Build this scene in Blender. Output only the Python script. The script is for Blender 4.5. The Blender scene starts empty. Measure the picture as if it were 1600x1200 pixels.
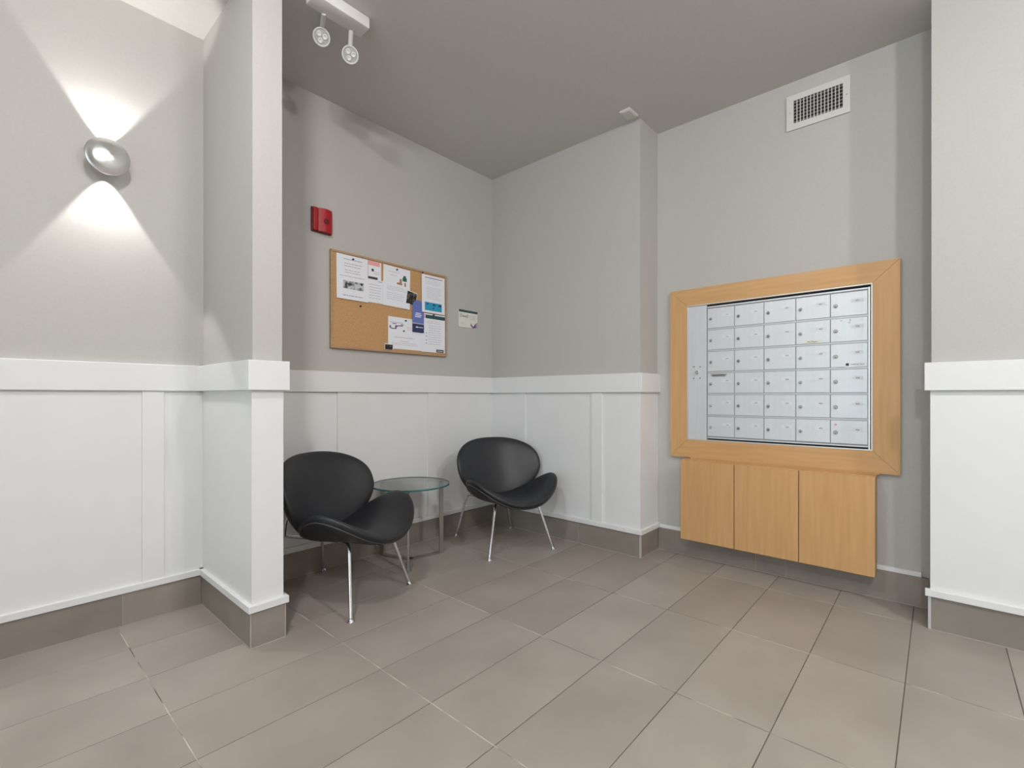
import bpy, bmesh, math, random
from mathutils import Vector, Matrix
random.seed(7)
PI = math.pi
sc = bpy.context.scene
C = sc.collection

# ------------------------------------------------------------------ camera, world, exposure
cam_d = bpy.data.cameras.new('camera'); cam = bpy.data.objects.new('camera', cam_d); C.objects.link(cam)
cam.location = (-2.845, -2.761, 1.045)
cam.rotation_euler = (PI/2, 0, math.radians(41.76 - 90))
cam_d.sensor_width = 36.0; cam_d.lens = 746.1/1600*36.0
cam_d.shift_y = 18.57/1600
cam_d.clip_start = 0.02
sc.camera = cam
w = bpy.data.worlds.new('world'); sc.world = w; w.use_nodes = True
w.node_tree.nodes['Background'].inputs[0].default_value = (0.75, 0.87, 1.0, 1)
w.node_tree.nodes['Background'].inputs[1].default_value = 1.0
sc.view_settings.view_transform = 'Standard'; sc.view_settings.look = 'None'
sc.view_settings.gamma = 1.0; sc.view_settings.use_curve_mapping = False
sc.view_settings.exposure = -0.06
sc.cycles.max_bounces = 10; sc.cycles.diffuse_bounces = 6; sc.cycles.glossy_bounces = 4
sc.cycles.transparent_max_bounces = 12
sc.cycles.use_denoising = True
ADDED_DAYLIGHT = 72.0                            # W, added fill lamp behind the made-up glazed screen
H = 2.844                                   # ceiling height
CEILING_LAMPS = [(-2.66, -1.60, 6.0), (-1.50, -3.55, 5.8), (-1.55, -4.75, 11.5), (-3.60, -3.25, 10.5)]   # x, y, candle power in W/sr

# ------------------------------------------------------------------ materials
MATS = {}
def nt(name):
    m = bpy.data.materials.new(name); m.use_nodes = True; MATS[name] = m
    n = m.node_tree.nodes; l = m.node_tree.links; b = n['Principled BSDF']
    return m, n, l, b
def plain(name, col, rough=0.5, metal=0.0, spec=0.5, coat=0.0):
    m, n, l, b = nt(name)
    b.inputs['Base Color'].default_value = (*col, 1); b.inputs['Roughness'].default_value = rough
    b.inputs['Metallic'].default_value = metal; b.inputs['Specular IOR Level'].default_value = spec
    b.inputs['Coat Weight'].default_value = coat
    return m
def noisy(name, c1, c2, scale, rough=0.5, bump=0.0, bscale=None, stretch=(1, 1, 1), detail=4, metal=0.0, spec=0.5, rand=0.0, contrast=(0.3, 0.7)):
    m, n, l, b = nt(name)
    tc = n.new('ShaderNodeTexCoord'); mp = n.new('ShaderNodeMapping'); mp.inputs['Scale'].default_value = stretch
    l.new(tc.outputs['Object'], mp.inputs['Vector'])
    vec = mp.outputs['Vector']
    if rand:
        oi = n.new('ShaderNodeObjectInfo'); ad = n.new('ShaderNodeVectorMath'); ad.operation = 'MULTIPLY_ADD'
        cb = n.new('ShaderNodeCombineXYZ'); l.new(oi.outputs['Random'], cb.inputs[0]); l.new(oi.outputs['Random'], cb.inputs[1])
        ad.inputs[1].default_value = (37, 53, 11); l.new(cb.outputs[0], ad.inputs[0]); l.new(vec, ad.inputs[2]); vec = ad.outputs[0]
    ns = n.new('ShaderNodeTexNoise'); ns.inputs['Scale'].default_value = scale; ns.inputs['Detail'].default_value = detail
    l.new(vec, ns.inputs['Vector'])
    rp = n.new('ShaderNodeValToRGB'); rp.color_ramp.elements[0].position = contrast[0]; rp.color_ramp.elements[1].position = contrast[1]
    rp.color_ramp.elements[0].color = (*c1, 1); rp.color_ramp.elements[1].color = (*c2, 1)
    l.new(ns.outputs['Fac'], rp.inputs['Fac'])
    out = rp.outputs['Color']
    if rand:
        hs = n.new('ShaderNodeHueSaturation'); mr = n.new('ShaderNodeMapRange')
        mr.inputs['To Min'].default_value = 1 - rand; mr.inputs['To Max'].default_value = 1 + rand
        l.new(oi.outputs['Random'], mr.inputs['Value']); l.new(mr.outputs['Result'], hs.inputs['Value']); l.new(out, hs.inputs['Color']); out = hs.outputs['Color']
    l.new(out, b.inputs['Base Color'])
    b.inputs['Roughness'].default_value = rough; b.inputs['Metallic'].default_value = metal; b.inputs['Specular IOR Level'].default_value = spec
    if bump:
        n2 = n.new('ShaderNodeTexNoise'); n2.inputs['Scale'].default_value = bscale or scale*4; n2.inputs['Detail'].default_value = 3
        l.new(mp.outputs['Vector'], n2.inputs['Vector'])
        bp = n.new('ShaderNodeBump'); bp.inputs['Strength'].default_value = bump; bp.inputs['Distance'].default_value = 0.002
        l.new(n2.outputs['Fac'], bp.inputs['Height']); l.new(bp.outputs['Normal'], b.inputs['Normal'])
    return m
wall_m = noisy('grey wall covering', (0.465, 0.450, 0.430), (0.485, 0.470, 0.450), 90, rough=0.75, bump=0.15, bscale=420, spec=0.25)
ceil_m = noisy('grey ceiling paint', (0.60, 0.585, 0.562), (0.62, 0.605, 0.582), 60, rough=0.9, bump=0.1, bscale=300, spec=0.15)
white_m = noisy('white wainscot paint', (0.725, 0.725, 0.732), (0.745, 0.745, 0.752), 6, rough=0.42, spec=0.35)
tile_m = noisy('taupe floor tile', (0.290, 0.250, 0.219), (0.360, 0.316, 0.280), 2.6, rough=0.42, bump=0.06, bscale=160, detail=6, spec=0.35, rand=0.05)
skirt_m = noisy('taupe skirting tile', (0.235, 0.204, 0.178), (0.29, 0.254, 0.224), 5, rough=0.42, bump=0.06, bscale=160, detail=6, spec=0.35, rand=0.05)
grout_m = noisy('dark grout', (0.075, 0.064, 0.055), (0.13, 0.112, 0.096), 9, rough=0.9)
lgrout_m = noisy('pale patchy grout', (0.13, 0.112, 0.096), (0.55, 0.49, 0.43), 4.5, rough=0.9, contrast=(0.42, 0.56))
pgrout_m = plain('pale grout', (0.42, 0.38, 0.34), 0.9)
edge_m = plain('satin tile edging', (0.55, 0.55, 0.55), 0.45, 0.3)
wood_v = noisy('maple veneer upright grain', (0.53, 0.296, 0.124), (0.61, 0.358, 0.162), 4, rough=0.42, stretch=(14, 14, 0.9), detail=6, spec=0.35, contrast=(0.25, 0.75))
wood_h = noisy('maple veneer level grain', (0.53, 0.296, 0.124), (0.61, 0.358, 0.165), 4, rough=0.42, stretch=(14, 0.9, 14), detail=6, spec=0.35, contrast=(0.25, 0.75))
alu_m = noisy('brushed aluminium', (0.63, 0.64, 0.67), (0.67, 0.68, 0.71), 3, rough=0.42, stretch=(30, 30, 1), metal=0.35, spec=0.5)
alu2_m = plain('aluminium edge', (0.70, 0.69, 0.67), 0.35, 0.5)
rail_m = plain('dull aluminium rail', (0.52, 0.525, 0.545), 0.45, 0.3)
dark_m = plain('black gap shade', (0.012, 0.012, 0.013), 0.8)  # black put in for the shade inside gaps, slots and the vent
gap_m = plain('grey lattice metal', (0.36, 0.36, 0.37), 0.6)
chrome_m = plain('chrome', (0.80, 0.81, 0.83), 0.10, 1.0)
satin_m = plain('satin steel', (0.50, 0.48, 0.46), 0.32, 1.0)
leather_m = noisy('black leather', (0.010, 0.011, 0.0145), (0.014, 0.015, 0.019), 30, rough=0.43, bump=0.10, bscale=420, spec=0.55)
pipe_m = plain('black piping', (0.05, 0.05, 0.05), 0.5)
rubber_m = plain('black rubber', (0.02, 0.02, 0.02), 0.7)
cork_m = noisy('cork', (0.44, 0.245, 0.10), (0.58, 0.345, 0.16), 130, rough=0.9, bump=0.3, bscale=300)
oak_m = noisy('board frame wood', (0.38, 0.225, 0.125), (0.47, 0.30, 0.18), 10, rough=0.5, stretch=(1, 8, 8))
paper_m = plain('white paper', (0.78, 0.79, 0.84), 0.8, spec=0.2)
paper2_m = plain('cream paper', (0.72, 0.71, 0.64), 0.7, spec=0.2)
ink_m = plain('grey print', (0.46, 0.46, 0.50), 0.8)
inkd_m = plain('dark print', (0.05, 0.05, 0.06), 0.8)
inkr_m = plain('pink print', (0.68, 0.52, 0.56), 0.8)
pink_m = plain('pink heading', (0.80, 0.36, 0.34), 0.8)
blue_m = plain('blue card', (0.12, 0.17, 0.46), 0.6)
navy_m = plain('navy print', (0.025, 0.03, 0.10), 0.6)
cyan_m = plain('cyan print', (0.02, 0.30, 0.50), 0.7)
teal_m = plain('dark teal print', (0.02, 0.075, 0.08), 0.7)
purple_m = plain('purple print', (0.17, 0.08, 0.22), 0.7)
leaf_m = plain('green print', (0.02, 0.13, 0.07), 0.7)
tan_m = plain('tan print', (0.42, 0.20, 0.09), 0.7)
lilac_m = plain('lilac print', (0.36, 0.34, 0.44), 0.7)
red_m = plain('red plastic', (0.36, 0.010, 0.016), 0.42, spec=0.4)
redd_m = plain('dark red plastic', (0.14, 0.004, 0.007), 0.4)
plast_m = plain('white plastic', (0.66, 0.65, 0.62), 0.45)
vent_m = plain('white enamelled steel', (0.62, 0.60, 0.575), 0.5)
slat_m = plain('grey louvre steel', (0.20, 0.195, 0.185), 0.55)
photo_m = noisy('monochrome photo print', (0.02, 0.02, 0.025), (0.55, 0.57, 0.60), 28, rough=0.6, contrast=(0.42, 0.58))
photo2_m = noisy('dark photo print', (0.01, 0.01, 0.01), (0.35, 0.25, 0.2), 30, rough=0.4, contrast=(0.5, 0.75))
wash_m = plain('pale photo print', (0.60, 0.62, 0.66), 0.6)
brass_m = plain('brass lock', (0.34, 0.31, 0.28), 0.35, 1.0)
lens_m = plain('clear lens', (0.42, 0.42, 0.41), 0.15)
# spun metal with radial sheen
m, n, l, b = nt('spun aluminium')
b.inputs['Base Color'].default_value = (0.86, 0.86, 0.85, 1); b.inputs['Metallic'].default_value = 1.0
b.inputs['Roughness'].default_value = 0.30; b.inputs['Anisotropic'].default_value = 0.85
tg = n.new('ShaderNodeTangent'); tg.direction_type = 'RADIAL'; tg.axis = 'Y'; l.new(tg.outputs[0], b.inputs['Tangent'])
spun_m = m
# clear glass (thin sheet): see-through with a mirror sheen that grows at grazing angles
m, n, l, b = nt('clear table glass'); n.remove(b)
fr = n.new('ShaderNodeFresnel'); fr.inputs['IOR'].default_value = 1.5
tr = n.new('ShaderNodeBsdfTransparent'); tr.inputs['Color'].default_value = (0.90, 0.955, 0.94, 1)
gl = n.new('ShaderNodeBsdfGlossy'); gl.inputs['Roughness'].default_value = 0.02
mx = n.new('ShaderNodeMixShader'); l.new(fr.outputs[0], mx.inputs[0]); l.new(tr.outputs[0], mx.inputs[1]); l.new(gl.outputs[0], mx.inputs[2])
l.new(mx.outputs[0], n['Material Output'].inputs['Surface']); glass_m = m
m, n, l, b = nt('green glass edge')
b.inputs['Base Color'].default_value = (0.03, 0.13, 0.12, 1); b.inputs['Roughness'].default_value = 0.08; edgeglass_m = m
m, n, l, b = nt('glowing lamp diffuser')
b.inputs['Emission Color'].default_value = (1, 0.96, 0.9, 1); b.inputs['Emission Strength'].default_value = 6; lamp_m = m

# ------------------------------------------------------------------ mesh helpers
ORG = {}
def tag(o, label=None, cat=None, group=None, kind=None):
    if label: o['label'] = label
    if cat: o['category'] = cat
    if group: o['group'] = group
    if kind: o['kind'] = kind
    return o
def thing(name, loc, label, cat=None, group=None, kind=None, rz=0.0):
    o = bpy.data.objects.new(name, None); C.objects.link(o); o.location = loc; o.rotation_euler = (0, 0, rz)
    o.empty_display_size = 0.05
    ORG[o.name] = Vector(loc)
    return tag(o, label, cat, group, kind)
def add_box(bm, x0, x1, y0, y1, z0, z1):
    x0, x1 = min(x0, x1), max(x0, x1); y0, y1 = min(y0, y1), max(y0, y1); z0, z1 = min(z0, z1), max(z0, z1)
    v = [bm.verts.new(p) for p in ((x0,y0,z0),(x1,y0,z0),(x1,y1,z0),(x0,y1,z0),(x0,y0,z1),(x1,y0,z1),(x1,y1,z1),(x0,y1,z1))]
    for f in ((0,3,2,1),(4,5,6,7),(0,1,5,4),(1,2,6,5),(2,3,7,6),(3,0,4,7)): bm.faces.new([v[i] for i in f])
    return v
def boxes(*bs, bevel=0.0, seg=1):
    bm = bmesh.new()
    for b_ in bs: add_box(bm, *b_)
    if bevel: bmesh.ops.bevel(bm, geom=bm.edges[:], offset=bevel, segments=seg, affect='EDGES', profile=0.5)
    return bm
def add_prism(bm, pts, dvec):
    """extrude a planar polygon (list of 3-D points) by dvec"""
    d = Vector(dvec); a = [bm.verts.new(p) for p in pts]; b_ = [bm.verts.new(Vector(p) + d) for p in pts]
    f0 = bm.faces.new(a); f1 = bm.faces.new(b_[::-1]); k = len(pts)
    for i in range(k): bm.faces.new([a[i], b_[i], b_[(i+1) % k], a[(i+1) % k]])
def add_tube(bm, pts, r, seg=12, caps=True):
    pts = [Vector(p) for p in pts]; rings = []
    rr = r if isinstance(r, (list, tuple)) else [r]*len(pts)
    t0 = (pts[1] - pts[0]).normalized()
    nrm = t0.cross(Vector((0, 0, 1)));  nrm = t0.cross(Vector((1, 0, 0))) if nrm.length < 1e-3 else nrm
    nrm.normalize()
    for i, p in enumerate(pts):
        if i == 0: t = t0
        elif i == len(pts)-1: t = (pts[-1]-pts[-2]).normalized()
        else: t = ((pts[i]-pts[i-1]).normalized() + (pts[i+1]-pts[i]).normalized()).normalized()
        nrm = (nrm - t*nrm.dot(t)).normalized(); bn = t.cross(nrm)
        rings.append([bm.verts.new(p + (nrm*math.cos(2*PI*k/seg) + bn*math.sin(2*PI*k/seg))*rr[i]) for k in range(seg)])
    for a, b_ in zip(rings, rings[1:]):
        for k in range(seg): bm.faces.new([a[k], a[(k+1) % seg], b_[(k+1) % seg], b_[k]])
    if caps: bm.faces.new(rings[0][::-1]); bm.faces.new(rings[-1])
def add_lathe(bm, prof, origin, axis, seg=32):
    """prof: (radius, height along axis) list; closed at both ends when radius is 0"""
    ax = Vector(axis).normalized(); u = ax.orthogonal().normalized(); v = ax.cross(u); o = Vector(origin); rings = []
    for r, h in prof:
        if r < 1e-6: rings.append([bm.verts.new(o + ax*h)])
        else: rings.append([bm.verts.new(o + ax*h + (u*math.cos(2*PI*k/seg) + v*math.sin(2*PI*k/seg))*r) for k in range(seg)])
    for a, b_ in zip(rings, rings[1:]):
        for k in range(seg):
            k2 = (k+1) % seg
            if len(a) == 1 and len(b_) == 1: continue
            if len(a) == 1: bm.faces.new([a[0], b_[k], b_[k2]])
            elif len(b_) == 1: bm.faces.new([a[k], a[k2], b_[0]])
            else: bm.faces.new([a[k], a[k2], b_[k2], b_[k]])
def smooth_path(pts, n=6):
    """round the inner corners of a polyline"""
    pts = [Vector(p) for p in pts]; out = [pts[0]]
    for i in range(1, len(pts)-1):
        a, p, b_ = pts[i-1], pts[i], pts[i+1]
        d = min((a-p).length, (b_-p).length, 0.10)*0.45
        s = p + (a-p).normalized()*d; e = p + (b_-p).normalized()*d
        for k in range(n+1):
            t = k/n; out.append(s*(1-t)**2 + p*2*t*(1-t) + e*t*t)
    out.append(pts[-1]); return out
def root_of(o):
    while o.parent: o = o.parent
    return o
def obj(name, bm, mat, parent=None, smooth=False, local=False, angle=40):
    bmesh.ops.recalc_face_normals(bm, faces=bm.faces[:])
    if parent is not None and not local:
        d = ORG.get(root_of(parent).name, Vector()); bmesh.ops.translate(bm, verts=bm.verts[:], vec=-d)
    me = bpy.data.meshes.new(name)
    if smooth:
        for f in bm.faces: f.smooth = True
    bm.to_mesh(me); bm.free()
    if smooth and angle:
        try: me.set_sharp_from_angle(angle=math.radians(angle))
        except Exception: pass
    o = bpy.data.objects.new(name, me); C.objects.link(o); me.materials.append(mat)
    if parent is not None: o.parent = parent
    return o
def inst(src, loc, parent):
    o = src.copy(); C.objects.link(o); o.parent = parent; o.location = loc; return o
def text_bm(body, size, to_world, depth=0.0004):
    """flat lettering; to_world maps (x right, y up, d out of the surface) to a point"""
    cu = bpy.data.curves.new('lettering', 'FONT'); cu.body = body; cu.size = size; cu.align_x = 'LEFT'; cu.resolution_u = 2
    t = bpy.data.objects.new('lettering', cu); C.objects.link(t)
    dg = bpy.context.evaluated_depsgraph_get(); me = bpy.data.meshes.new_from_object(t.evaluated_get(dg))
    bm = bmesh.new(); bm.from_mesh(me)
    for v in bm.verts: v.co = Vector(to_world(v.co.x, v.co.y, depth))
    bpy.data.objects.remove(t); bpy.data.curves.remove(cu); bpy.data.meshes.remove(me)
    return bm

# ------------------------------------------------------------------ the shell
X0, Y0, XM, YB, YR = -5.4, -5.6, 0.258, -1.333, -2.726     # room extents; recess plane and recess ends (skirting faces)
SK = 0.012                                                 # skirting thickness: wall faces lie this far behind
FX0, FX1, FY = -2.095, -1.951, -0.646                      # partition (skirting faces)
# floor: grout bed with every tile its own piece
floor = tag(obj('floor', boxes((X0-0.2, XM+0.2, Y0-0.2, 0.2, -0.06, -0.0012)), grout_m), 'taupe rectangular tile floor of the mailbox lobby', kind='structure')
ORG['floor'] = Vector((0, 0, 0))
TX, TY, GAP = 0.6092, 0.2999, 0.0032
gx = [-0.597 + TX*k for k in range(-8, 2)]; gy = [-1.771 + TY*k for k in range(-13, 6)]
bm = boxes((GAP/2, TX-GAP/2, GAP/2, TY-GAP/2, -0.010, 0.0), bevel=0.0009)
tile0 = obj('tile', bm, tile_m, floor, local=True); first = True
for x in gx:
    for y in gy:
        if x + TX < X0 or x > XM or y + TY < Y0: continue
        z = random.uniform(-0.0004, 0.0)
        if first: tile0.location = (x, y, z); first = False
        else: inst(tile0, (x, y, z), floor)
for x in gx:                                               # pale patchy grout in the cross joints
    if x < X0 or x > XM: continue
    obj('grout_line', boxes((x-GAP/2, x+GAP/2, Y0, 0.0, -0.008, -0.0007)), lgrout_m, floor)
ceiling = tag(obj('ceiling', boxes((X0-0.2, XM+0.3, Y0-0.2, 0.2, H, H+0.1)), ceil_m), 'plain grey painted ceiling over the lobby', kind='structure')
wb = tag(obj('wall_back', boxes((X0-0.15, XM+0.3, SK, 0.16, 0, H)), wall_m), 'grey wall behind the two black chairs and cork board', kind='structure')
bm = bmesh.new()
add_prism(bm, [(SK, SK, 0), (SK, YB+SK, 0), (XM+SK, YB+SK, 0), (XM+SK, YR-SK, 0), (SK, YR-SK, 0), (SK, Y0, 0), (0.45, Y0, 0), (0.45, SK, 0)], (0, 0, H))
wr = tag(obj('wall_right', bm, wall_m), 'grey wall with the mailbox recess, running to the right edge', kind='structure')
wp = tag(obj('wall_partition', boxes((FX0+SK, FX1-SK, FY+SK, SK, 0, H)), wall_m), 'narrow grey partition wall jutting out left of the chairs', kind='structure')
# walls behind the camera: one has a made-up glazed screen, added for fill light
WY0, WY1, WZ1 = -4.7, -1.3, 2.45
wf = tag(obj('wall_front', boxes((X0-0.15, 0.45, Y0-0.15, Y0, 0, H)), wall_m), 'grey wall of the lobby behind the camera', kind='structure')
wl = tag(obj('wall_left', boxes((X0-0.15, X0, Y0, WY0, 0, H), (X0-0.15, X0, WY1, SK, 0, H), (X0-0.15, X0, WY0, WY1, WZ1, H)), wall_m), 'grey side wall with the added glazed opening, left of the camera', kind='structure')
win = thing('added_window_1', (X0-0.07, (WY0+WY1)/2, 0), 'glazed screen added left of the camera for fill light', kind='structure')  # unseen screen, added to let in light from the left
fr_b = []
for k in range(4):
    y = WY0 + (WY1-WY0)*k/3; fr_b.append((X0-0.11, X0-0.05, y-0.03, y+0.03, 0, WZ1))
fr_b += [(X0-0.11, X0-0.05, WY0, WY1, WZ1-0.06, WZ1), (X0-0.11, X0-0.05, WY0, WY1, 0, 0.10)]
obj('frame', boxes(*fr_b), satin_m, win)
for k in range(3):
    a = WY0 + (WY1-WY0)*k/3 + 0.03; obj('pane', boxes((X0-0.083, X0-0.077, a, a+(WY1-WY0)/3-0.06, 0.10, WZ1-0.06)), glass_m, win)
ld = bpy.data.lights.new('added_daylight', 'AREA'); ld.shape = 'RECTANGLE'; ld.size = WZ1; ld.size_y = WY1-WY0; ld.energy = ADDED_DAYLIGHT; ld.color = (0.90, 0.95, 1.0)  # added area lamp, brightens the surfaces that face left
lo = bpy.data.objects.new('added_daylight', ld); C.objects.link(lo); lo.location = (X0-0.35, (WY0+WY1)/2, WZ1/2); lo.rotation_euler = (0, -PI/2, 0)

# ------------------------------------------------------------------ wainscot, rails, skirting
ZS, ZC, ZR0, ZR1 = 0.148, 0.179, 1.069, 1.194
def run(axis, w_, a, b_, n, t0, t1, z0, z1):
    """slab on a wall. axis 'x': wall along x at y=w_; axis 'y': wall along y at x=w_; n = outward sign; t0..t1 distance from wall face"""
    if axis == 'x': return (a, b_, w_+n*t0, w_+n*t1, z0, z1)
    return (w_+n*t0, w_+n*t1, a, b_, z0, z1)
def wainscot(name, label, loc, segs, rail_ext):
    """segs: (axis, wallface, a, b, n, [batten centres], ea, eb) ea/eb: 1 = outer corner at that end"""
    t = thing(name, loc, label, kind='structure')
    for ax, wf_, a, b_, n_, bat, ea, eb in segs:
        lo_, hi_ = (a, b_) if a < b_ else (b_, a)
        e0, e1 = (ea, eb) if a < b_ else (eb, ea)
        obj('panel', boxes(run(ax, wf_, lo_-0.004*e0, hi_+0.004*e1, n_, 0.0, 0.004, ZC-0.01, ZR0+0.01)), white_m, t)
        for c in bat: obj('batten', boxes(run(ax, wf_, c-0.0425, c+0.0425, n_, 0.003, 0.013, ZC-0.002, ZR0+0.002), bevel=0.001), white_m, t)
        obj('rail', boxes(run(ax, wf_, lo_-0.024*e0, hi_+0.024*e1, n_, 0.0, 0.024, ZR0, ZR1), bevel=0.0025, seg=2), white_m, t)
        obj('cap_strip', boxes(run(ax, wf_, lo_-0.022*e0, hi_+0.022*e1, n_, 0.0, 0.022, ZS, ZC), bevel=0.002), white_m, t)
    return t
YW = SK; XW = SK                                           # wall faces of the back and right walls
wainscot('trim_1', 'white board-and-batten wainscot on the wall left of the partition', (-3.5, YW, 0),
         [('x', YW, X0, FX0+SK+0.03, -1, [-2.292], 0, 0)], 0)
wainscot('trim_2', 'white wainscot wrapped around the narrow partition wall', (-2.02, FY+SK, 0),
         [('y', FX0+SK, YW, FY+SK, -1, [], 0, 0), ('x', FY+SK, FX0+SK, FX1-SK, -1, [], 1, 1), ('y', FX1-SK, YW, FY+SK, 1, [], 0, 0)], 0)
wainscot('trim_3', 'white board-and-batten wainscot behind the chairs and glass table', (-1.0, YW, 0),
         [('x', YW, FX1-SK-0.03, XW+0.03, -1, [-1.324, -0.625], 0, 0)], 0)
wainscot('trim_4', 'white board-and-batten wainscot between the corner and the mailboxes', (XW, -0.7, 0),
         [('y', XW, YW+0.03, YB+SK, -1, [-0.318, -1.004], 0, 0), ('x', YB+SK, XW, XM+SK+0.03, -1, [], 1, 0)], 0)
wainscot('trim_5', 'white wainscot at the right edge beyond the mailbox recess', (XW, -4.0, 0),
         [('y', XW, YR-SK, Y0, -1, [-3.42, -4.1], 1, 0)], 0)
t6 = thing('trim_6', (XM+SK, -2.0, 0), 'thin white strip above the skirting under the mailbox cabinet', kind='structure')
obj('cap_strip', boxes((XM, XM+SK, YB+0.001, -2.70, ZS, 0.172), bevel=0.002), white_m, t6)

def skirting(name, label, loc, segs, corners=()):
    t = thing(name, loc, label, kind='structure')
    for ax, wf_, n_, cuts, outer in segs:
        for a, b_ in zip(cuts, cuts[1:]):
            lo_, hi_ = min(a, b_), max(a, b_)
            obj('tile', boxes(run(ax, wf_, lo_+0.0012, hi_-0.0012, n_, 0.0, SK, 0.003, ZS), bevel=0.0008), skirt_m, t)
        lo_, hi_ = min(cuts[0], cuts[-1]), max(cuts[0], cuts[-1])
        obj('grout_line', boxes(run(ax, wf_, lo_, hi_, n_, 0.0, SK-0.0015, 0.0, ZS)), pgrout_m, t)
        obj('caulk_line', boxes(run(ax, wf_, lo_, hi_, n_, SK-0.003, SK+0.0018, 0.0, 0.0028)), pgrout_m, t)
    for cx_, cy_, sx, sy, w_, mt in corners:
        obj('corner_edging', boxes((cx_, cx_+sx*w_, cy_, cy_+sy*w_, 0.0, ZS), bevel=0.0006), mt, t)
    return t
skirting('baseboard_left', 'taupe tile skirting along the wall left of the partition', (-3.5, YW, 0),
         [('x', YW, -1, [FX0, -2.405, -3.014, -3.623, -4.232, -4.841, X0], 0)])
skirting('baseboard_partition', 'taupe tile skirting around the partition foot', (-2.02, FY, 0),
         [('y', FX0+SK, -1, [0.0, FY+SK], 0), ('x', FY+SK, -1, [FX0+0.0035, FX1-0.0035], 0), ('y', FX1-SK, 1, [0.0, FY+SK], 0)],
         [(FX0, FY, 1, 1, 0.0035, pgrout_m), (FX1, FY, -1, 1, 0.0035, pgrout_m)])
skirting('baseboard_back', 'taupe tile skirting behind the chairs and glass table', (-1.0, YW, 0),
         [('x', YW, -1, [FX1, -1.815, -1.206, -0.597, 0.0], 0)])
skirting('baseboard_right', 'taupe tile skirting from the corner round into the mailbox recess', (XW, -0.7, 0),
         [('y', XW, -1, [0.0, -0.849, YB+0.010], 0), ('x', YB+SK, -1, [0.010, XM], 0)], [(0.0, YB, 1, 1, 0.011, edge_m)])
skirting('baseboard_recess', 'taupe tile skirting beneath the wall cabinet', (XM+SK, -2.0, 0),
         [('y', XM+SK, -1, [YB, -1.944, -2.105, YR], 0)])
skirting('baseboard_front', 'taupe tile skirting at the right edge beyond the mailbox recess', (XW, -4.0, 0),
         [('y', XW, -1, [YR-0.010, -3.335, -3.944, -4.553, -5.162, Y0], 0)], [(0.0, YR, 1, -1, 0.011, edge_m)])

# ------------------------------------------------------------------ ceiling lamps (real fittings, all behind the view)
for i, (x, y, e) in enumerate(CEILING_LAMPS):
    t = thing('ceiling_lamp', (x, y, H), ['round ceiling lamp nearest the partition', 'round ceiling lamp between camera and mailboxes', 'round ceiling lamp nearest the wall behind the camera', 'round ceiling lamp furthest left in the lobby'][i], 'lamp', 'round lamps on the lobby ceiling')
    R_ = 0.062
    bm = bmesh.new(); add_lathe(bm, [(0, 0), (R_+0.015, 0), (R_+0.015, -0.022), (R_+0.002, -0.026), (0, -0.026)], (x, y, H), (0, 0, 1), 40)
    obj('ceiling_mount', bm, plast_m, t, smooth=True)
    bm = bmesh.new(); add_lathe(bm, [(R_*math.cos(PI/2*k/10), -0.026 - 0.055*math.sin(PI/2*k/10)) for k in range(10)] + [(0, -0.081)], (x, y, H), (0, 0, 1), 40)
    lm, ln, ll, lb = nt('opal lamp glow'); lb.inputs['Base Color'].default_value = (0.8, 0.8, 0.8, 1)
    lb.inputs['Emission Color'].default_value = (1, 0.993, 0.985, 1); lb.inputs['Emission Strength'].default_value = e/(PI*R_*R_)
    obj('opal_dome', bm, lm, t, smooth=True, angle=0)

# ------------------------------------------------------------------ wall sconce on the left wall
SX, SZ = -2.466, 2.087
t = thing('wall_sconce', (SX, YW, SZ), 'round brushed metal sconce throwing light up and down the left wall', 'wall lamp')
bm = bmesh.new(); add_lathe(bm, [(0, 0), (0.045, 0), (0.045, 0.012), (0, 0.012)], (SX, YW, SZ), (0, -1, 0), 32); obj('back_plate', bm, satin_m, t, smooth=True)
bm = bmesh.new(); add_lathe(bm, [(0, 0.012), (0.022, 0.012), (0.022, 0.072), (0, 0.072)], (SX, YW, SZ), (0, -1, 0), 24); obj('stem', bm, satin_m, t, smooth=True)
bm = bmesh.new(); add_lathe(bm, [(0, 0.070), (0.074, 0.070), (0.078, 0.073), (0.078, 0.078), (0.074, 0.082), (0.05, 0.090), (0.02, 0.097), (0, 0.099)], (SX, YW, SZ), (0, -1, 0), 48)
obj('front_disc', bm, spun_m, t, smooth=True)
for s in (1, -1):
    bm = bmesh.new(); add_lathe(bm, [(0, 0.018*s), (0.018, 0.018*s), (0.020, 0.030*s), (0.016, 0.032*s), (0, 0.024*s)], (SX, YW-0.042, SZ), (0, 0, 1), 20); obj('lamp_cup', bm, satin_m, t, smooth=True)
    sp = bpy.data.lights.new('sconce_beam', 'SPOT'); sp.energy = 20.0; sp.spot_size = math.radians(68); sp.spot_blend = 0.22; sp.shadow_soft_size = 0.010; sp.color = (1, 0.97, 0.93)
    o = bpy.data.objects.new('sconce_beam', sp); C.objects.link(o); o.parent = t; o.location = (0, -0.042, 0.036*s)
    o.rotation_euler = (PI if s > 0 else 0, 0, 0)

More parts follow.
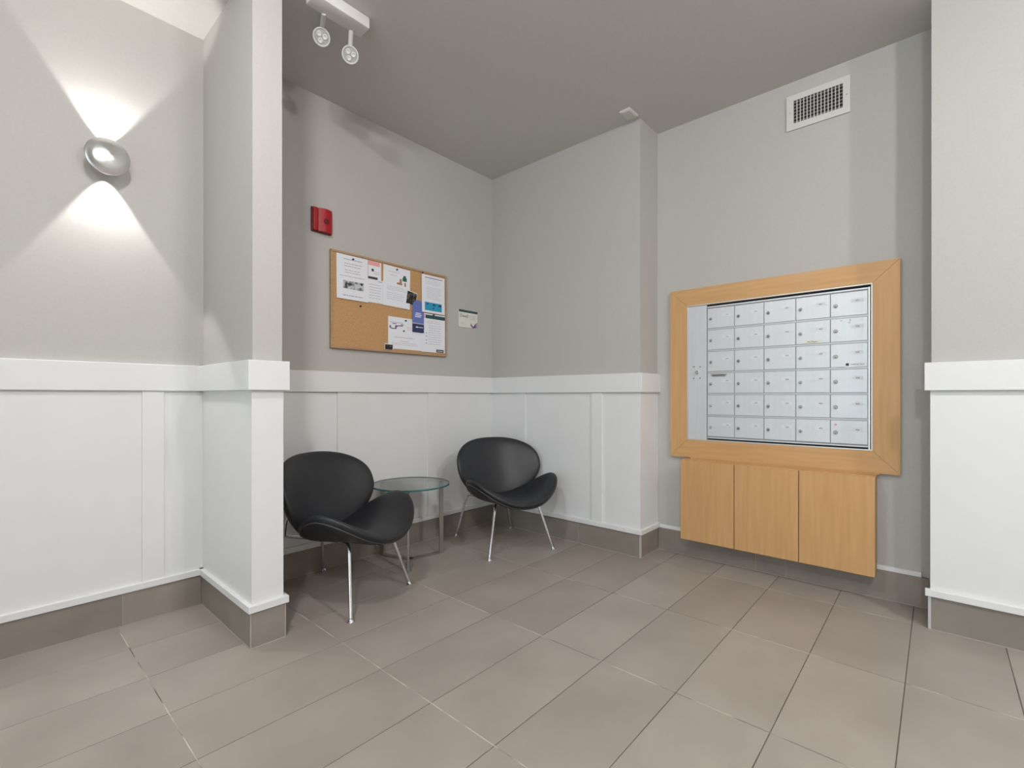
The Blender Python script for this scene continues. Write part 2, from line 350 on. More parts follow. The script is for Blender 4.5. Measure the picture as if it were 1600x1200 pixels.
# ------------------------------------------------------------------ chairs
def shell(point, TT, TB, na=80, nr=16):
    """upholstered pad: point(r, a) on the seam surface, TT padding on the sitter's side, TB behind"""
    bm = bmesh.new()
    def nrm(r, a):
        e = 1e-3; r = min(max(r, 0.02), 0.98)
        du = point(r+e, a) - point(r-e, a); dv = point(r, a+e) - point(r, a-e); return du.cross(dv).normalized()
    n0 = nrm(0.02, 0.0)
    C0 = 0.024                                               # the edge rolls round this far in front of the seam surface
    def ring(r, T):
        pr = (max(0.0, 1 - r**6))**0.5; out = []; off = C0 + (T - C0)*pr
        for k in range(na):
            a = 2*PI*(k+0.5)/na; out.append(bm.verts.new(point(r, a) + nrm(r, a)*off))
        return out
    rs = [math.sin(PI/2*i/nr) for i in range(1, nr+1)]
    rim = ring(1.0, 0)
    for T in (TT, -TB):
        c = bm.verts.new(point(0, 0.1) + n0*T); prev = None
        for i, r in enumerate(rs):
            cur = rim if i == nr-1 else ring(r, T)
            for k in range(na):
                k2 = (k+1) % na
                f = [c, cur[k], cur[k2]] if prev is None else [prev[k], cur[k], cur[k2], prev[k2]]
                bm.faces.new(f if T > 0 else f[::-1])
            prev = cur
    return bm
def sgnpow(v, p): return math.copysign(abs(v)**p, v)
def seat_pt(r, a):
    W, wing, z0, yc, fe, re, tilt, lip = 0.3355, 0.1634, 0.3185, -0.1277, 0.2507, 0.2535, 0.030, 0.0108
    cx_, d = sgnpow(math.cos(a), 0.92)*r, sgnpow(math.sin(a), 0.92)*r
    dn, dp = max(-d, 0), max(d, 0)
    x = W*cx_*(1 - 0.10*dp**2); y = yc - fe*dn + re*dp
    z = z0 + wing*abs(x/W)**2.1*(1 - 0.16*dp) - lip*dn**2.2 - 0.015*dp - tilt*(y - yc)
    return Vector((x, y - 0.02*abs(x/W)**2, z))
def back_pt(r, a):
    W, wrap, zc, yb, te, lean = 0.3376, 0.1257, 0.5393, 0.1615, 0.1901, 0.3626
    s_ = math.sin(a); sy = sgnpow(s_, 0.72 if s_ > 0 else 0.95)*r; up, dn = max(sy, 0), max(-sy, 0)
    h = te*up - 0.255*dn; x = W*sgnpow(math.cos(a), 0.80)*r*(1 + 0.02*up - 0.26*dn**1.4)
    return Vector((x, yb + lean*h - wrap*abs(x/W)**2.1, zc + h))
def rim_tube(point, r, off, rr=0.945, na=96):
    bm = bmesh.new(); pts = []
    for k in range(na):
        a = 2*PI*k/na; e = 1e-3
        du = point(rr, a) - point(rr-0.002, a); dv = point(rr, a+e) - point(rr, a-e); n_ = du.cross(dv).normalized()
        pts.append(point(rr, a) + n_*off)
    rings = []
    for k in range(na):
        t_ = (pts[(k+1) % na] - pts[k-1]).normalized(); u = t_.cross(Vector((0.01, 0.02, 1))).normalized(); v = t_.cross(u)
        rings.append([bm.verts.new(pts[k] + (u*math.cos(2*PI*j/6) + v*math.sin(2*PI*j/6))*r) for j in range(6)])
    for k in range(na):
        a_, b_ = rings[k], rings[(k+1) % na]
        for j in range(6): bm.faces.new([a_[j], a_[(j+1) % 6], b_[(j+1) % 6], b_[j]])
    return bm
def make_chair(loc, rz, label):
    t = thing('lounge_chair', loc, label, 'chair', 'black lounge chairs beside the glass table', rz=rz)
    s = obj('seat', shell(seat_pt, 0.052, 0.016), leather_m, t, smooth=True, local=True, angle=0)
    obj('piping', rim_tube(seat_pt, 0.0035, 0.002), pipe_m, s, smooth=True, local=True, angle=0)
    bk = obj('backrest', shell(back_pt, 0.052, 0.016), leather_m, t, smooth=True, local=True, angle=0)
    obj('piping', rim_tube(back_pt, 0.0035, 0.002), pipe_m, bk, smooth=True, local=True, angle=0)
    R_ = 0.0085
    for sx in (-1, 1):
        foot_f, knee_f = (sx*0.2387, -0.2837, 0.012), (sx*0.158, -0.205, 0.330)
        foot_r, knee_r = (sx*0.2305, 0.3074, 0.012), (sx*0.158, 0.262, 0.322)
        for ft, kn, other in ((foot_f, knee_f, knee_r), (foot_r, knee_r, knee_f)):
            mid = (sx*0.062, -0.045, 0.299) if kn is knee_f else (sx*0.062, 0.075, 0.299)
            bm = bmesh.new(); add_tube(bm, smooth_path([ft, kn, mid]), R_, 12)
            lg = obj('leg', bm, chrome_m, t, smooth=True, local=True)
            bm = bmesh.new(); add_lathe(bm, [(0, 0), (0.017, 0), (0.017, 0.005), (0.010, 0.012), (0.009, 0.022), (0, 0.022)], (ft[0], ft[1], 0), (0, 0, 1), 16)
            obj('glide', bm, chrome_m, lg, smooth=True, local=True)
        a, b_ = (sx*0.062, -0.045, 0.299), (sx*0.062, 0.075, 0.299)
        bm = bmesh.new(); add_tube(bm, [a, b_], R_, 12); obj('side_rail', bm, chrome_m, t, smooth=True, local=True)
        bm = bmesh.new(); add_tube(bm, smooth_path([(sx*0.158, 0.205, 0.323), (sx*0.13, 0.225, 0.40), (sx*0.11, 0.172, 0.50)]), 0.008, 10)
        obj('back_support', bm, chrome_m, t, smooth=True, local=True)
    for y, z in ((-0.045, 0.299), (0.075, 0.299)):
        bm = bmesh.new(); add_tube(bm, [(-0.062, y, z), (0.062, y, z)], 0.0075, 10); obj('cross_bar', bm, chrome_m, t, smooth=True, local=True)
    return t
make_chair((-1.5745, -0.393, 0), math.radians(20.6), 'black leather lounge chair half hidden by the partition, left of the glass table')
make_chair((-0.3664, -0.4578, 0), math.radians(-20.0), 'black leather lounge chair standing in the room corner, right of the glass table')

# ------------------------------------------------------------------ glass side table
TCX, TCY, TZ, TR = -1.003, -0.252, 0.489, 0.245
t = thing('side_table', (TCX, TCY, 0), 'small round glass side table with flat steel legs between the chairs', 'table')
bm = bmesh.new(); add_lathe(bm, [(0, -0.010), (TR-0.001, -0.010)], (TCX, TCY, TZ), (0, 0, 1), 64); add_lathe(bm, [(TR-0.001, 0), (0, 0)], (TCX, TCY, TZ), (0, 0, 1), 64)
top = obj('glass_top', bm, glass_m, t, smooth=True, angle=0)
bm = bmesh.new(); add_lathe(bm, [(TR-0.001, -0.010), (TR, -0.0095), (TR, -0.0005), (TR-0.001, 0)], (TCX, TCY, TZ), (0, 0, 1), 64)
obj('glass_edge', bm, edgeglass_m, top, smooth=True)
ang = [math.radians(a) for a in (-10, -130, 110)]; RL = 0.220
P = [Vector((TCX + RL*math.cos(a), TCY + RL*math.sin(a), 0)) for a in ang]
for i in range(3):
    p = P[i]; d = (Vector((TCX, TCY, 0)) - p).normalized(); s = Vector((-d.y, d.x, 0)); c = Vector((TCX, TCY, 0))
    bm = bmesh.new(); add_prism(bm, [p - s*0.005 - d*0.014, p + s*0.005 - d*0.014, p + s*0.005 + d*0.014, p - s*0.005 + d*0.014], (0, 0, TZ-0.0115))
    obj('leg', bm, satin_m, t)
    bm = bmesh.new(); add_lathe(bm, [(0, 0), (0.010, 0), (0.010, 0.0015), (0, 0.0015)], (p.x, p.y, TZ-0.0115), (0, 0, 1), 16); obj('glass_pad', bm, rubber_m, t)
    bm = bmesh.new(); add_prism(bm, [p - s*0.017 + d*0.014, p + s*0.017 + d*0.014, c + s*0.017, c + d*0.0098, c - s*0.017], (0, 0, 0.010)); obj('base_bar', bm, satin_m, t)

# ------------------------------------------------------------------ mailboxes
XF = XM + SK                                               # wall face behind the mailboxes
fy0, fy1, fz0, fz1 = -1.424, -2.619, 0.645, 1.739          # wooden surround, outer
iy0, iy1, iz0, iz1 = -1.537, -2.507, 0.760, 1.631          # inner
t = thing('mailbox_surround', (XF, -2.02, fz0), 'wide mitred maple frame around the aluminium mailboxes', 'frame')
th = 0.026
for a, b_, c_, d_, mt in (((fy0, fz1), (fy1, fz1), (iy1, iz1), (iy0, iz1), wood_h), ((fy1, fz1), (fy1, fz0), (iy1, iz0), (iy1, iz1), wood_v),
                          ((fy1, fz0), (fy0, fz0), (iy0, iz0), (iy1, iz0), wood_h), ((fy0, fz0), (fy0, fz1), (iy0, iz1), (iy0, iz0), wood_v)):
    ctr = [sum(q[k] for q in (a, b_, c_, d_))/4 for k in (0, 1)]
    pts = [(XF, q[0] + (ctr[0]-q[0])*0.0012, q[1] + (ctr[1]-q[1])*0.0012) for q in (a, b_, c_, d_)]
    bm = bmesh.new(); add_prism(bm, pts, (-th, 0, 0)); obj('frame_board', bm, mt, t)
t = thing('mailbox_bank', (XF, -2.02, iz0), 'aluminium apartment mailbox panel with thirty small locked doors', 'mailboxes')
obj('back_panel', boxes((XF-0.006, XF, iy1, iy0, iz0, iz1)), dark_m, t)  # coloured black for the shade in the gap round the doors
ew = 0.0065
for b_ in ((iy0-0.0, iy1, iz1-ew, iz1), (iy0, iy1, iz0, iz0+ew), (iy1, iy1+ew, iz0+ew, iz1-ew), (iy0-ew*0.6, iy0, iz0+ew, iz1-ew)):
    obj('edge_strip', boxes((XF-0.028, XF-0.006, *b_), bevel=0.001), alu2_m, t)
pl = obj('side_panel', boxes((XF-0.020, XF-0.006, -1.660, -1.5415, iz0+ew, iz1-ew), bevel=0.001), alu_m, t)
LY, LZ = -1.598, 1.196
bm = bmesh.new(); add_lathe(bm, [(0, 0), (0.013, 0), (0.013, 0.005), (0.010, 0.008), (0, 0.008)], (XF-0.020, LY, LZ), (-1, 0, 0), 20); lk = obj('lock', bm, chrome_m, pl, smooth=True)
for dy in (-0.020, 0.020):
    for dz in (-0.037, 0.037):
        bm = bmesh.new(); add_lathe(bm, [(0, 0), (0.0055, 0), (0.004, 0.002), (0, 0.002)], (XF-0.020, LY+dy, LZ+dz), (-1, 0, 0), 12); obj('rivet', bm, satin_m, pl, smooth=True)
gy0, gy1, gz0, gz1 = -1.663, -2.487, 0.783, 1.604
obj('door_lattice', boxes((XF-0.012, XF-0.006, gy1-0.006, gy0, gz0-0.007, gz1+0.0085)), gap_m, t)
obj('top_rail', boxes((XF-0.019, XF-0.012, gy1, gy0, gz1+0.0005, gz1+0.0085)), alu_m, t)
obj('bottom_rail', boxes((XF-0.019, XF-0.012, gy1, gy0, gz0-0.007, gz0-0.001)), alu_m, t)
obj('jamb', boxes((XF-0.019, XF-0.006, gy1-0.009, gy1-0.0015, iz0+ew, gz1+0.010)), alu2_m, t)
DW, DH = (gy0-gy1)/5, (gz1-gz0)/6
for k in range(1, 6):
    obj('row_rail', boxes((XF-0.0175, XF-0.012, gy1, gy0, gz0+DH*k-0.0052, gz0+DH*k+0.0052)), rail_m, t)
dx = XF-0.019
door_me = None
def door_parts(y1_, z0_, row, col):
    global door_me
    org = (dx, y1_, z0_)
    if door_me is None:
        d = obj('mailbox_door', boxes((-0.0, 0.006, -DW+0.0018, -0.0018, 0.0066, DH-0.0066), bevel=0.0008), alu_m, t, local=True); door_me = d
        bm = bmesh.new(); add_lathe(bm, [(0, 0), (0.0105, 0), (0.0105, 0.003), (0.0088, 0.0055), (0.0088, 0.0075), (0, 0.0075)], (0, -0.0235, 0.064), (-1, 0, 0), 20)
        obj('lock', bm, chrome_m, d, smooth=True, local=True)
        obj('key_slot', boxes((-0.0079, -0.0070, -0.0252, -0.0218, 0.0575, 0.0625)), dark_m, d, local=True)
        obj('number_card', boxes((-0.0007, 0.0, -0.146, -0.092, 0.074, 0.093)), plain('number card', (0.70, 0.705, 0.73), 0.7, spec=0.2), d, local=True)
    else:
        d = door_me.copy(); C.objects.link(d); d.parent = t
        for ch in door_me.children:
            if ch.name.startswith('number_text') or ch.get('extra'): continue
            c = ch.copy(); C.objects.link(c); c.parent = d
            if col == 4 and ch.name.startswith('lock'):
                c.data = ch.data.copy(); c.data.materials[0] = brass_m
    d.location = Vector(org) - ORG[t.name]
    bm = text_bm(f'{col+1}0{row+1}', 0.0115, lambda x, y, dd: (-0.0008-dd*0.5, -0.112-x, 0.079+y))
    obj('number_text', bm, inkd_m, d, local=True)
    return d
for row in range(6):
    for col in range(5):
        d = door_parts(gy0 - DW*col, gz1 - DH*(row+1), row, col)
        if (row, col) == (2, 4):
            x_ = obj('address_sticker', boxes((-0.0006, 0, -0.158, -0.066, 0.006, 0.030)), paper_m, d, local=True); x_['extra'] = 1; x_['label'] = 'white strip sticker with black square and small lettering'
            o_ = obj('sticker_mark', boxes((-0.0010, -0.0005, -0.083, -0.069, 0.012, 0.026)), inkd_m, d, local=True)
            obj('sticker_text', text_bm('CANPOST BOX', 0.0095, lambda x, y, dd: (-0.0010, -0.090-x*0.92, 0.0155+y)), inkd_m, d, local=True)
        if (row, col) == (1, 3):
            x_ = obj('flyer_sticker', boxes((-0.0006, 0, -0.128, -0.038, 0.007, 0.026)), paper2_m, d, local=True); x_['label'] = 'cream no-flyers sticker'
            obj('sticker_text', text_bm('No Flyers', 0.012, lambda x, y, dd: (-0.0010, -0.056-x, 0.0125+y)), inkd_m, d, local=True)
        if (row, col) == (3, 0):
            bm = bmesh.new(); add_prism(bm, [(-0.0035, -0.022, 0.126), (-0.0035, -0.122, 0.126), (-0.0035, -0.112, 0.110), (-0.0035, -0.032, 0.110)], (0.0036, 0, 0))
            x_ = obj('mail_slot', bm, satin_m, d, local=True); x_['label'] = 'narrow steel mail slot plate'
            obj('slot_opening', boxes((-0.0042, -0.0030, -0.110, -0.034, 0.117, 0.120)), dark_m, d, local=True)
        if (row, col) == (5, 4):
            bm = bmesh.new(); add_lathe(bm, [(0, 0), (0.0065, 0), (0.0065, 0.0006), (0, 0.0006)], (0, -0.0235, 0.106), (-1, 0, 0), 16)
            x_ = obj('dot_sticker', bm, pink_m, d, local=True); x_['label'] = 'small red round sticker'
        if (row, col) == (1, 4):
            for (yy, zz, w_, h_) in ((-0.086, 0.112, 0.005, 0.013), (-0.080, 0.103, 0.009, 0.005), (-0.045, 0.116, 0.008, 0.004)):
                obj('scuff_mark', boxes((-0.0003, 0, yy-w_, yy, zz, zz+h_)), gap_m, d, local=True)

# ------------------------------------------------------------------ wall cabinet below the mailboxes
CX_ = 0.150; cy0, cy1, cz0, cz1 = -1.529, -2.526, 0.134, 0.637
t = thing('wall_cabinet', (XF, -2.03, cz0), 'shallow maple wall cabinet with three plain doors under the mailboxes', 'cabinet')
obj('body', boxes((CX_+0.020, XF, cy1+0.002, cy0-0.002, cz0+0.004, cz1-0.006), bevel=0.001), wood_v, t)
obj('top_board', boxes((CX_+0.019, XF, cy1+0.0005, cy0-0.0005, cz1-0.006, cz1+0.002), bevel=0.001), wood_h, t)
ds = [cy0, -1.855, -2.190, cy1]
for a, b_ in zip(ds, ds[1:]):
    obj('door', boxes((CX_, CX_+0.018, b_+0.002, a-0.002, cz0, cz1-0.001), bevel=0.001), wood_v, t)
obj('rear_ledge', boxes((XF-0.030, XF, cy1-0.010, cy0-0.030, cz1+0.002, fz0-0.0005)), wood_h, t)

# ------------------------------------------------------------------ air vent
vy0, vy1, vz0, vz1 = -2.108, -2.410, 2.565, 2.763
oy0, oy1, oz0, oz1 = -2.144, -2.377, 2.600, 2.730
t = thing('air_vent', (XF, -2.26, vz0), 'white framed air vent high on the wall above the mailboxes', 'vent')
obj('duct_shade', boxes((XF-0.0015, XF, oy1, oy0, oz0, oz1)), dark_m, t)  # flat black plate standing in for the vent's shaded interior
bm = bmesh.new()
add_prism(bm, [(XF, vy0, vz1), (XF, vy1, vz1), (XF, oy1, oz1), (XF, oy0, oz1)], (-0.010, 0, 0)); add_prism(bm, [(XF, vy1, vz1), (XF, vy1, vz0), (XF, oy1, oz0), (XF, oy1, oz1)], (-0.010, 0, 0))
add_prism(bm, [(XF, vy1, vz0), (XF, vy0, vz0), (XF, oy0, oz0), (XF, oy1, oz0)], (-0.010, 0, 0)); add_prism(bm, [(XF, vy0, vz0), (XF, vy0, vz1), (XF, oy0, oz1), (XF, oy0, oz0)], (-0.010, 0, 0))
bmesh.ops.remove_doubles(bm, verts=bm.verts[:], dist=1e-5); obj('frame', bm, vent_m, t)
for k in range(7):
    z = oz0 + (oz1-oz0)*(k+0.5)/7; obj('rear_louvre', boxes((XF-0.0045, XF-0.0015, oy1, oy0, z-0.0028, z+0.0028)), slat_m, t)
for k in range(1, 14):
    y = oy0 + (oy1-oy0)*k/14; obj('front_louvre', boxes((XF-0.0095, XF-0.0045, y-0.0020, y+0.0020, oz0, oz1)), vent_m, t)
for y in (oy0+0.017, oy1-0.017):
    bm = bmesh.new(); add_lathe(bm, [(0, 0), (0.004, 0), (0.003, 0.0015), (0, 0.0015)], (XF-0.010, y, (vz0+vz1)/2), (-1, 0, 0), 12); obj('screw', bm, satin_m, t)
# small plate on the ceiling by the recess corner
t = thing('ceiling_plate', (-0.087, -1.292, H), 'small white square plate on the ceiling beside the recess corner', 'plate')
obj('plate', boxes((-0.143, -0.031, -1.330, -1.255, H-0.012, H), bevel=0.003), plast_m, t)
obj('cover', boxes((-0.133, -0.041, -1.321, -1.264, H-0.015, H-0.011), bevel=0.001), plast_m, t)

# ------------------------------------------------------------------ emergency light on the ceiling
t = thing('emergency_light', (-1.74, -0.70, H), 'white twin head emergency light at the top edge of the ceiling', 'emergency light')
obj('housing', boxes((-1.87, -1.60, -0.745, -0.655, H-0.055, H), bevel=0.008, seg=2), plast_m, t, smooth=True)
for hx, hy, hz, ax_, ay_ in ((-1.628, -0.612, 2.717, -1.655, -0.668), (-1.748, -0.560, 2.763, -1.79, -0.668)):
    d = (cam.location - Vector((hx, hy, hz))).normalized(); d = (d + Vector((0.05, 0.1, -0.15))).normalized()
    bm = bmesh.new(); add_tube(bm, [(ax_, ay_, H-0.05), ((ax_+hx)/2, (ay_+hy)/2, (H-0.05+hz+0.03)/2), Vector((hx, hy, hz+0.028)) - d*0.01], 0.011, 10); hd_arm = obj('arm', bm, plast_m, t, smooth=True)
    bm = bmesh.new(); add_lathe(bm, [(0, -0.035), (0.020, -0.035), (0.034, -0.015), (0.039, 0.0), (0.039, 0.006), (0.034, 0.006), (0.033, 0.002), (0, 0.002)], (hx, hy, hz), d, 32); hd = obj('lamp_head', bm, plast_m, t, smooth=True)
    bm = bmesh.new(); add_lathe(bm, [(0, 0.0015), (0.0325, 0.0015), (0.0325, 0.003), (0, 0.003)], (hx, hy, hz), d, 24); obj('reflector', bm, lens_m, hd)
    u = d.orthogonal().normalized(); v = d.cross(u)
    for k in range(3):
        a = 2*PI*k/3 + 0.5; c = Vector((hx, hy, hz)) + (u*math.cos(a) + v*math.sin(a))*0.0155
        bm = bmesh.new(); add_lathe(bm, [(0.0, 0.003), (0.0115, 0.003), (0.0115, 0.006), (0.009, 0.007), (0.004, 0.0045), (0, 0.0045)], c, d, 16); obj('diode_lens', bm, plast_m, hd, smooth=True)

# ------------------------------------------------------------------ fire alarm
ax0, ax1, az0, az1 = -1.531, -1.407, 2.022, 2.168
t = thing('fire_alarm', (-1.469, YW, az0), 'red fire alarm box on the wall above the cork board', 'fire alarm')
obj('base', boxes((ax0, ax1, YW-0.014, YW, az0, az1), bevel=0.004, seg=2), redd_m, t)
bm = bmesh.new(); xs = [ax0+0.036 + (ax1-ax0-0.038)*k/8 for k in range(9)]
add_prism(bm, [(xs[0], YW-0.014, az0+0.004)] + [(x, YW-0.026-0.014*math.sin(PI*k/8), az0+0.004) for k, x in enumerate(xs)] + [(xs[-1], YW-0.014, az0+0.004)], (0, 0, az1-az0-0.008))
cv = obj('horn_cover', bm, red_m, t, smooth=True, angle=30)
obj('strobe_lens', boxes((ax0+0.004, ax0+0.033, YW-0.032, YW-0.014, az0+0.004, az1-0.004), bevel=0.006, seg=2), red_m, t)
bm = bmesh.new(); add_lathe(bm, [(0, 0), (0.017, 0), (0.017, 0.003), (0.012, 0.003), (0.012, 0.001), (0, 0.001)], (ax0+0.080, YW-0.0395, (az0+az1)/2-0.006), (0, -1, 0), 24); obj('grille', bm, redd_m, cv)

# ------------------------------------------------------------------ cork board and its papers
kx0, kx1, kz0, kz1 = -1.414, -0.498, 1.338, 1.942
t = thing('cork_board', (-0.956, YW, kz0), 'rectangular cork notice board with thin wooden frame', 'notice board')
obj('cork', boxes((kx0+0.012, kx1-0.012, YW-0.016, YW, kz0+0.012, kz1-0.012)), cork_m, t)
for b_ in ((kx0, kx1, YW-0.022, YW, kz1-0.014, kz1), (kx0, kx1, YW-0.022, YW, kz0, kz0+0.014), (kx0, kx0+0.014, YW-0.022, YW, kz0+0.014, kz1-0.014), (kx1-0.014, kx1, YW-0.022, YW, kz0+0.014, kz1-0.014)):
    obj('frame_strip', boxes(b_, bevel=0.0015), oak_m, t)
YC = YW - 0.016
def paper(name, label, cat, x0, x1, z0, z1, layer, mat=paper_m, tilt=0.0, prints=(), texts=(), curl=0.0):
    """sheet pinned to the board; prints = (part name, material, boxes in sheet units 0..1 from top left); texts likewise"""
    cx_, cz_ = (x0+x1)/2, (z0+z1)/2; y = YC - 0.0009*layer
    o = thing(name, (cx_, y, z0), label, cat)
    R_ = Matrix.Rotation(tilt, 4, 'Y'); ctr = Vector((cx_, y, cz_)); W_, H_ = x1-x0, z1-z0
    def fin(bm):
        bmesh.ops.transform(bm, matrix=Matrix.Translation(ctr) @ R_ @ Matrix.Translation(-ctr), verts=bm.verts[:])
        for v in bm.verts:                                    # the lower edge lifts a little off the board
            f = max(0.0, (z1 - v.co.z)/H_); v.co.y -= curl*f*f
        return bm
    nseg = 6; bs = [(x0, x1, y-0.0004, y, z1 - H_*(k+1)/nseg, z1 - H_*k/nseg) for k in range(nseg)]
    bm = boxes(*bs); bmesh.ops.remove_doubles(bm, verts=bm.verts[:], dist=1e-6)
    sh = obj('sheet', fin(bm), mat, o)
    for ip, (pn, pm, bl) in enumerate(prints):
        bm = boxes(*[(x0+W_*a, x0+W_*b_, y-0.0006-0.00012*ip, y-0.0004, z1-H_*d_, z1-H_*c_) for a, b_, c_, d_ in bl]); q = obj(pn, fin(bm), pm, o)
        if len(bl) > 1: q['kind'] = 'stuff'
    for body, size, px, pz, pm in texts:
        bm = text_bm(body, size, lambda xx, yy, dd: (x0+W_*px+xx, y-0.00085, z1-H_*pz+yy)); obj('lettering', fin(bm), pm, o)
    return o
def rows(x0, x1, z0, z1, n_, fill=0.42, rag=0.15):
    out = []
    for k in range(n_):
        a = z0 + (z1-z0)*k/n_; e = x1 - random.random()*rag*(x1-x0); x = x0
        while x < e - 0.01:
            w_ = min(random.uniform(0.04, 0.12), e-x); out.append((x, x+w_, a, a + (z1-z0)/n_*fill)); x += w_ + 0.018
    return out
def pin(x, z, y, label, mat=navy_m):
    bm = bmesh.new(); add_lathe(bm, [(0, -0.001), (0.0055, 0), (0.0055, 0.003), (0.0035, 0.004), (0.0035, 0.008), (0.005, 0.010), (0.004, 0.0115), (0, 0.0115)], (x, y, z), (0, -1, 0), 14)
    tag(obj('push_pin', bm, mat), label, 'push pin', 'push pins in the cork board')
paper('notice_sheet', 'white notice sheet with a monochrome building photo, leftmost on the cork board', 'paper', -1.378, -1.162, 1.648, 1.925, 4, curl=0.004, prints=(
    ('heading', ink_m, [(0.22, 0.80, 0.085, 0.105)]), ('printed_lines', ink_m, rows(0.24, 0.82, 0.18, 0.30, 2, 0.3) + rows(0.26, 0.82, 0.33, 0.44, 2, 0.3) + rows(0.1, 0.9, 0.47, 0.51, 1, 0.4)),
    ('building_photo', photo_m, [(0.20, 0.86, 0.58, 0.76)]), ('caption', ink_m, rows(0.2, 0.85, 0.90, 0.95, 1, 0.5))))
paper('card', 'small card with a pink heading and black strip beside the notice sheet', 'card', -1.158, -1.062, 1.806, 1.924, 2, prints=(
    ('heading', pink_m, [(0.0, 0.90, 0.02, 0.24)]), ('emblem', teal_m, [(0.28, 0.42, 0.44, 0.56)]), ('printed_lines', ink_m, rows(0.42, 0.95, 0.55, 0.75, 3, 0.3)), ('black_strip', inkd_m, [(0.0, 0.72, 0.86, 0.99)])))
paper('text_sheet', 'white sheet of plain text half tucked behind the building notice', 'paper', -1.235, -1.045, 1.655, 1.808, 1, prints=(
    ('printed_lines', ink_m, rows(0.45, 0.93, 0.22, 0.92, 6, 0.2)), ('heading', ink_m, [(0.80, 0.95, 0.04, 0.09)])))
paper('festive_sheet', 'white sheet with a small green tree picture near its top', 'paper', -1.048, -0.832, 1.648, 1.921, 3, tilt=math.radians(1.5), curl=0.004, prints=(
    ('tree_picture', leaf_m, [(0.74, 0.84, 0.17, 0.24), (0.71, 0.87, 0.22, 0.31)]), ('reindeer_picture', tan_m, [(0.60, 0.68, 0.27, 0.40), (0.50, 0.70, 0.37, 0.42), (0.78, 0.84, 0.34, 0.44)]),
    ('heading', inkr_m, [(0.16, 0.60, 0.13, 0.145), (0.24, 0.52, 0.21, 0.225)]), ('printed_lines', ink_m, rows(0.14, 0.88, 0.50, 0.62, 3, 0.2) + rows(0.14, 0.80, 0.66, 0.86, 4, 0.2))))
paper('photo_card', 'small dark photo pinned askew at the sheet corner', 'photo', -0.862, -0.776, 1.680, 1.776, 6, tilt=math.radians(9), prints=(
    ('picture', photo2_m, [(0.03, 0.97, 0.05, 0.98)]),))
o = paper('door_hanger', 'blue card with rounded top and navy foot on the cork board', 'card', -0.813, -0.712, 1.494, 1.668, 7, mat=blue_m, prints=(
    ('navy_foot', navy_m, [(0.0, 1.0, 0.66, 1.0)]), ('printed_lines', paper_m, [(0.28, 0.72, 0.20, 0.235), (0.24, 0.80, 0.27, 0.305), (0.22, 0.74, 0.34, 0.375)]), ('emblem', paper_m, [(0.30, 0.50, 0.76, 0.81), (0.55, 0.90, 0.77, 0.80)]), ('pale_band', lilac_m, [(0.0, 1.0, 0.61, 0.66)])))
bm = bmesh.new(); add_prism(bm, [(-0.7625 + 0.0505*math.cos(PI*k/12), YC-0.0067, 1.668 + 0.055*math.sin(PI*k/12)) for k in range(13)], (0, 0.0004, 0)); obj('rounded_top', bm, blue_m, o)
paper('blue_block_sheet', 'white sheet with a cyan picture block at its foot, top right of the board', 'paper', -0.733, -0.522, 1.646, 1.918, 8, curl=0.004, prints=(
    ('heading', purple_m, [(0.14, 0.90, 0.060, 0.078)]), ('printed_lines', ink_m, rows(0.16, 0.88, 0.14, 0.26, 3, 0.2) + rows(0.22, 0.84, 0.32, 0.66, 9, 0.22)), ('cyan_block', cyan_m, [(0.12, 0.86, 0.72, 0.94)]),
    ('block_icons', navy_m, [(0.20, 0.27, 0.75, 0.79), (0.46, 0.58, 0.76, 0.80), (0.72, 0.84, 0.75, 0.80), (0.46, 0.52, 0.85, 0.89)])))
paper('ribbon_sheet', 'white landscape sheet with a purple ribbon logo, bottom of the board', 'paper', -1.008, -0.729, 1.366, 1.582, 2, prints=(
    ('ribbon_logo', purple_m, [(0.07, 0.22, 0.35, 0.38), (0.04, 0.08, 0.28, 0.36), (0.20, 0.28, 0.26, 0.30), (0.28, 0.42, 0.25, 0.28), (0.36, 0.44, 0.21, 0.24), (0.12, 0.24, 0.20, 0.225), (0.20, 0.24, 0.28, 0.37)]),
    ('pale_band', lilac_m, [(0.06, 0.44, 0.165, 0.18)]), ('emblem', teal_m, [(0.43, 0.48, 0.39, 0.44)]), ('pink_lines', inkr_m, [(0.54, 0.56, 0.28, 0.30), (0.57, 0.63, 0.28, 0.30), (0.64, 0.70, 0.28, 0.30), (0.56, 0.61, 0.35, 0.37), (0.62, 0.68, 0.35, 0.37), (0.36, 0.44, 0.74, 0.76), (0.45, 0.52, 0.74, 0.76), (0.53, 0.60, 0.74, 0.76)]),
    ('printed_lines', ink_m, rows(0.18, 0.86, 0.62, 0.68, 1, 0.3) + rows(0.10, 0.92, 0.80, 0.90, 2, 0.22))))
paper('list_sheet', 'white sheet with a dark teal header bar and text list, bottom right of the board', 'paper', -0.732, -0.516, 1.362, 1.640, 5, prints=(
    ('header_bar', teal_m, [(0.16, 1.0, 0.03, 0.125)]), ('heading', inkr_m, [(0.26, 0.72, 0.18, 0.195), (0.22, 0.78, 0.225, 0.24)]), ('red_tab', pink_m, [(0.0, 0.14, 0.02, 0.13)]),
    ('printed_lines', ink_m, rows(0.30, 0.86, 0.30, 0.84, 9, 0.2)), ('bullets', purple_m, [(0.18, 0.22, 0.50, 0.52), (0.18, 0.22, 0.58, 0.60), (0.18, 0.22, 0.68, 0.70), (0.18, 0.22, 0.76, 0.78)]), ('badge', inkd_m, [(0.62, 0.94, 0.915, 0.99)]), ('badge_text', paper_m, [(0.66, 0.90, 0.945, 0.960)])))
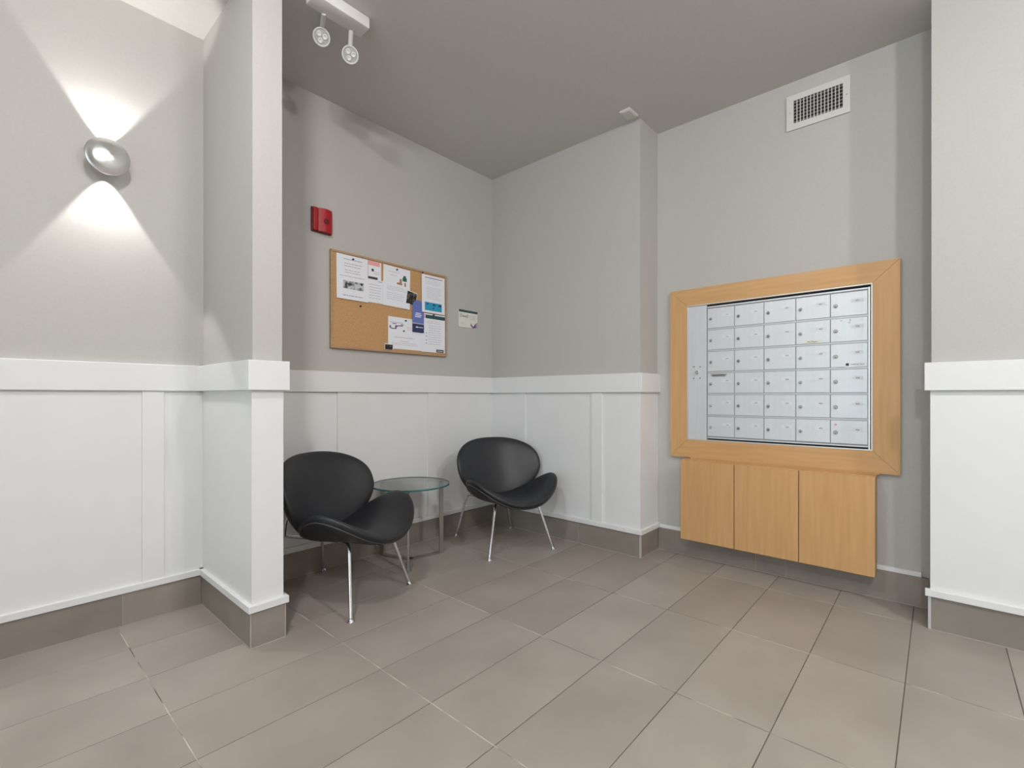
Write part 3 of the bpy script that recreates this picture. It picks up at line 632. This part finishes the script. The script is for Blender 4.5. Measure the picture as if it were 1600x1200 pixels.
paper('snapshot', 'tiny dark snapshot at the bottom edge of the board', 'photo', -1.038, -0.970, 1.356, 1.395, 6, prints=(('picture', photo2_m, [(0.06, 0.94, 0.12, 0.98)]),))
for x, z, ly, lb in ((-1.268, 1.905, 4, 'dark push pin holding the building notice'), (-1.214, 1.618, 0, 'lone dark push pin in bare cork below the notice sheet'), (-0.940, 1.905, 3, 'dark push pin holding the green tree sheet'),
                     (-0.728, 1.924, 8, 'dark push pin at the top left of the cyan block sheet'), (-0.868, 1.565, 2, 'dark push pin holding the purple ribbon sheet'), (-0.628, 1.634, 9, 'dark push pin on the dark teal header bar'),
                     (-1.130, 1.868, 3, 'dark push pin in the small pink-headed card')):
    pin(x, z, YC - 0.0009*ly - 0.0004, lb)

# ------------------------------------------------------------------ small sign on the wall
dx0, dx1, dz0, dz1 = -0.362, -0.163, 1.582, 1.718
t = thing('wall_sign', (-0.26, YW, dz0), 'small cream sign with dark header strip right of the cork board', 'sign')
obj('plate', boxes((dx0, dx1, YW-0.005, YW, dz0, dz1), bevel=0.0008), paper2_m, t)
ys = YW-0.0054
obj('header_strip', boxes((dx0, dx1, ys, YW-0.005, dz1-0.018, dz1)), teal_m, t)
obj('lettering', text_bm('Dwell', 0.036, lambda x, y, d_: (dx0+0.012+x*1.0, ys-0.0001, dz1-0.058+y)), inkd_m, t)
bl = [(dx0+0.108+0.006*k, dx0+0.185-0.005*k, ys, YW-0.005, dz1-0.042-0.013*k, dz1-0.038-0.013*k) for k in range(3)] + [(dx0+0.012, dx0+0.055, ys, YW-0.005, dz1-0.100, dz1-0.097), (dx0+0.012, dx0+0.068, ys, YW-0.005, dz1-0.112, dz1-0.109)]
obj('printed_lines', boxes(*bl), ink_m, t)
bm = bmesh.new()
for pts in ([(0.125, 0.040), (0.150, 0.012), (0.150, 0.0), (0.125, 0.018)], [(0.150, 0.012), (0.182, 0.044), (0.182, 0.006), (0.150, 0.0)]):
    add_prism(bm, [(dx0+a, YW-0.005, dz0+b_) for a, b_ in pts], (0, -0.0005, 0))
obj('house_mark', bm, purple_m, t)
bm = bmesh.new(); add_prism(bm, [(dx0+a, YW-0.005, dz0+b_) for a, b_ in [(0.182, 0.044), (0.199, 0.052), (0.199, 0.0), (0.182, 0.006)]], (0, -0.0005, 0)); obj('house_shade', bm, lilac_m, t)
bpy.context.view_layer.update()
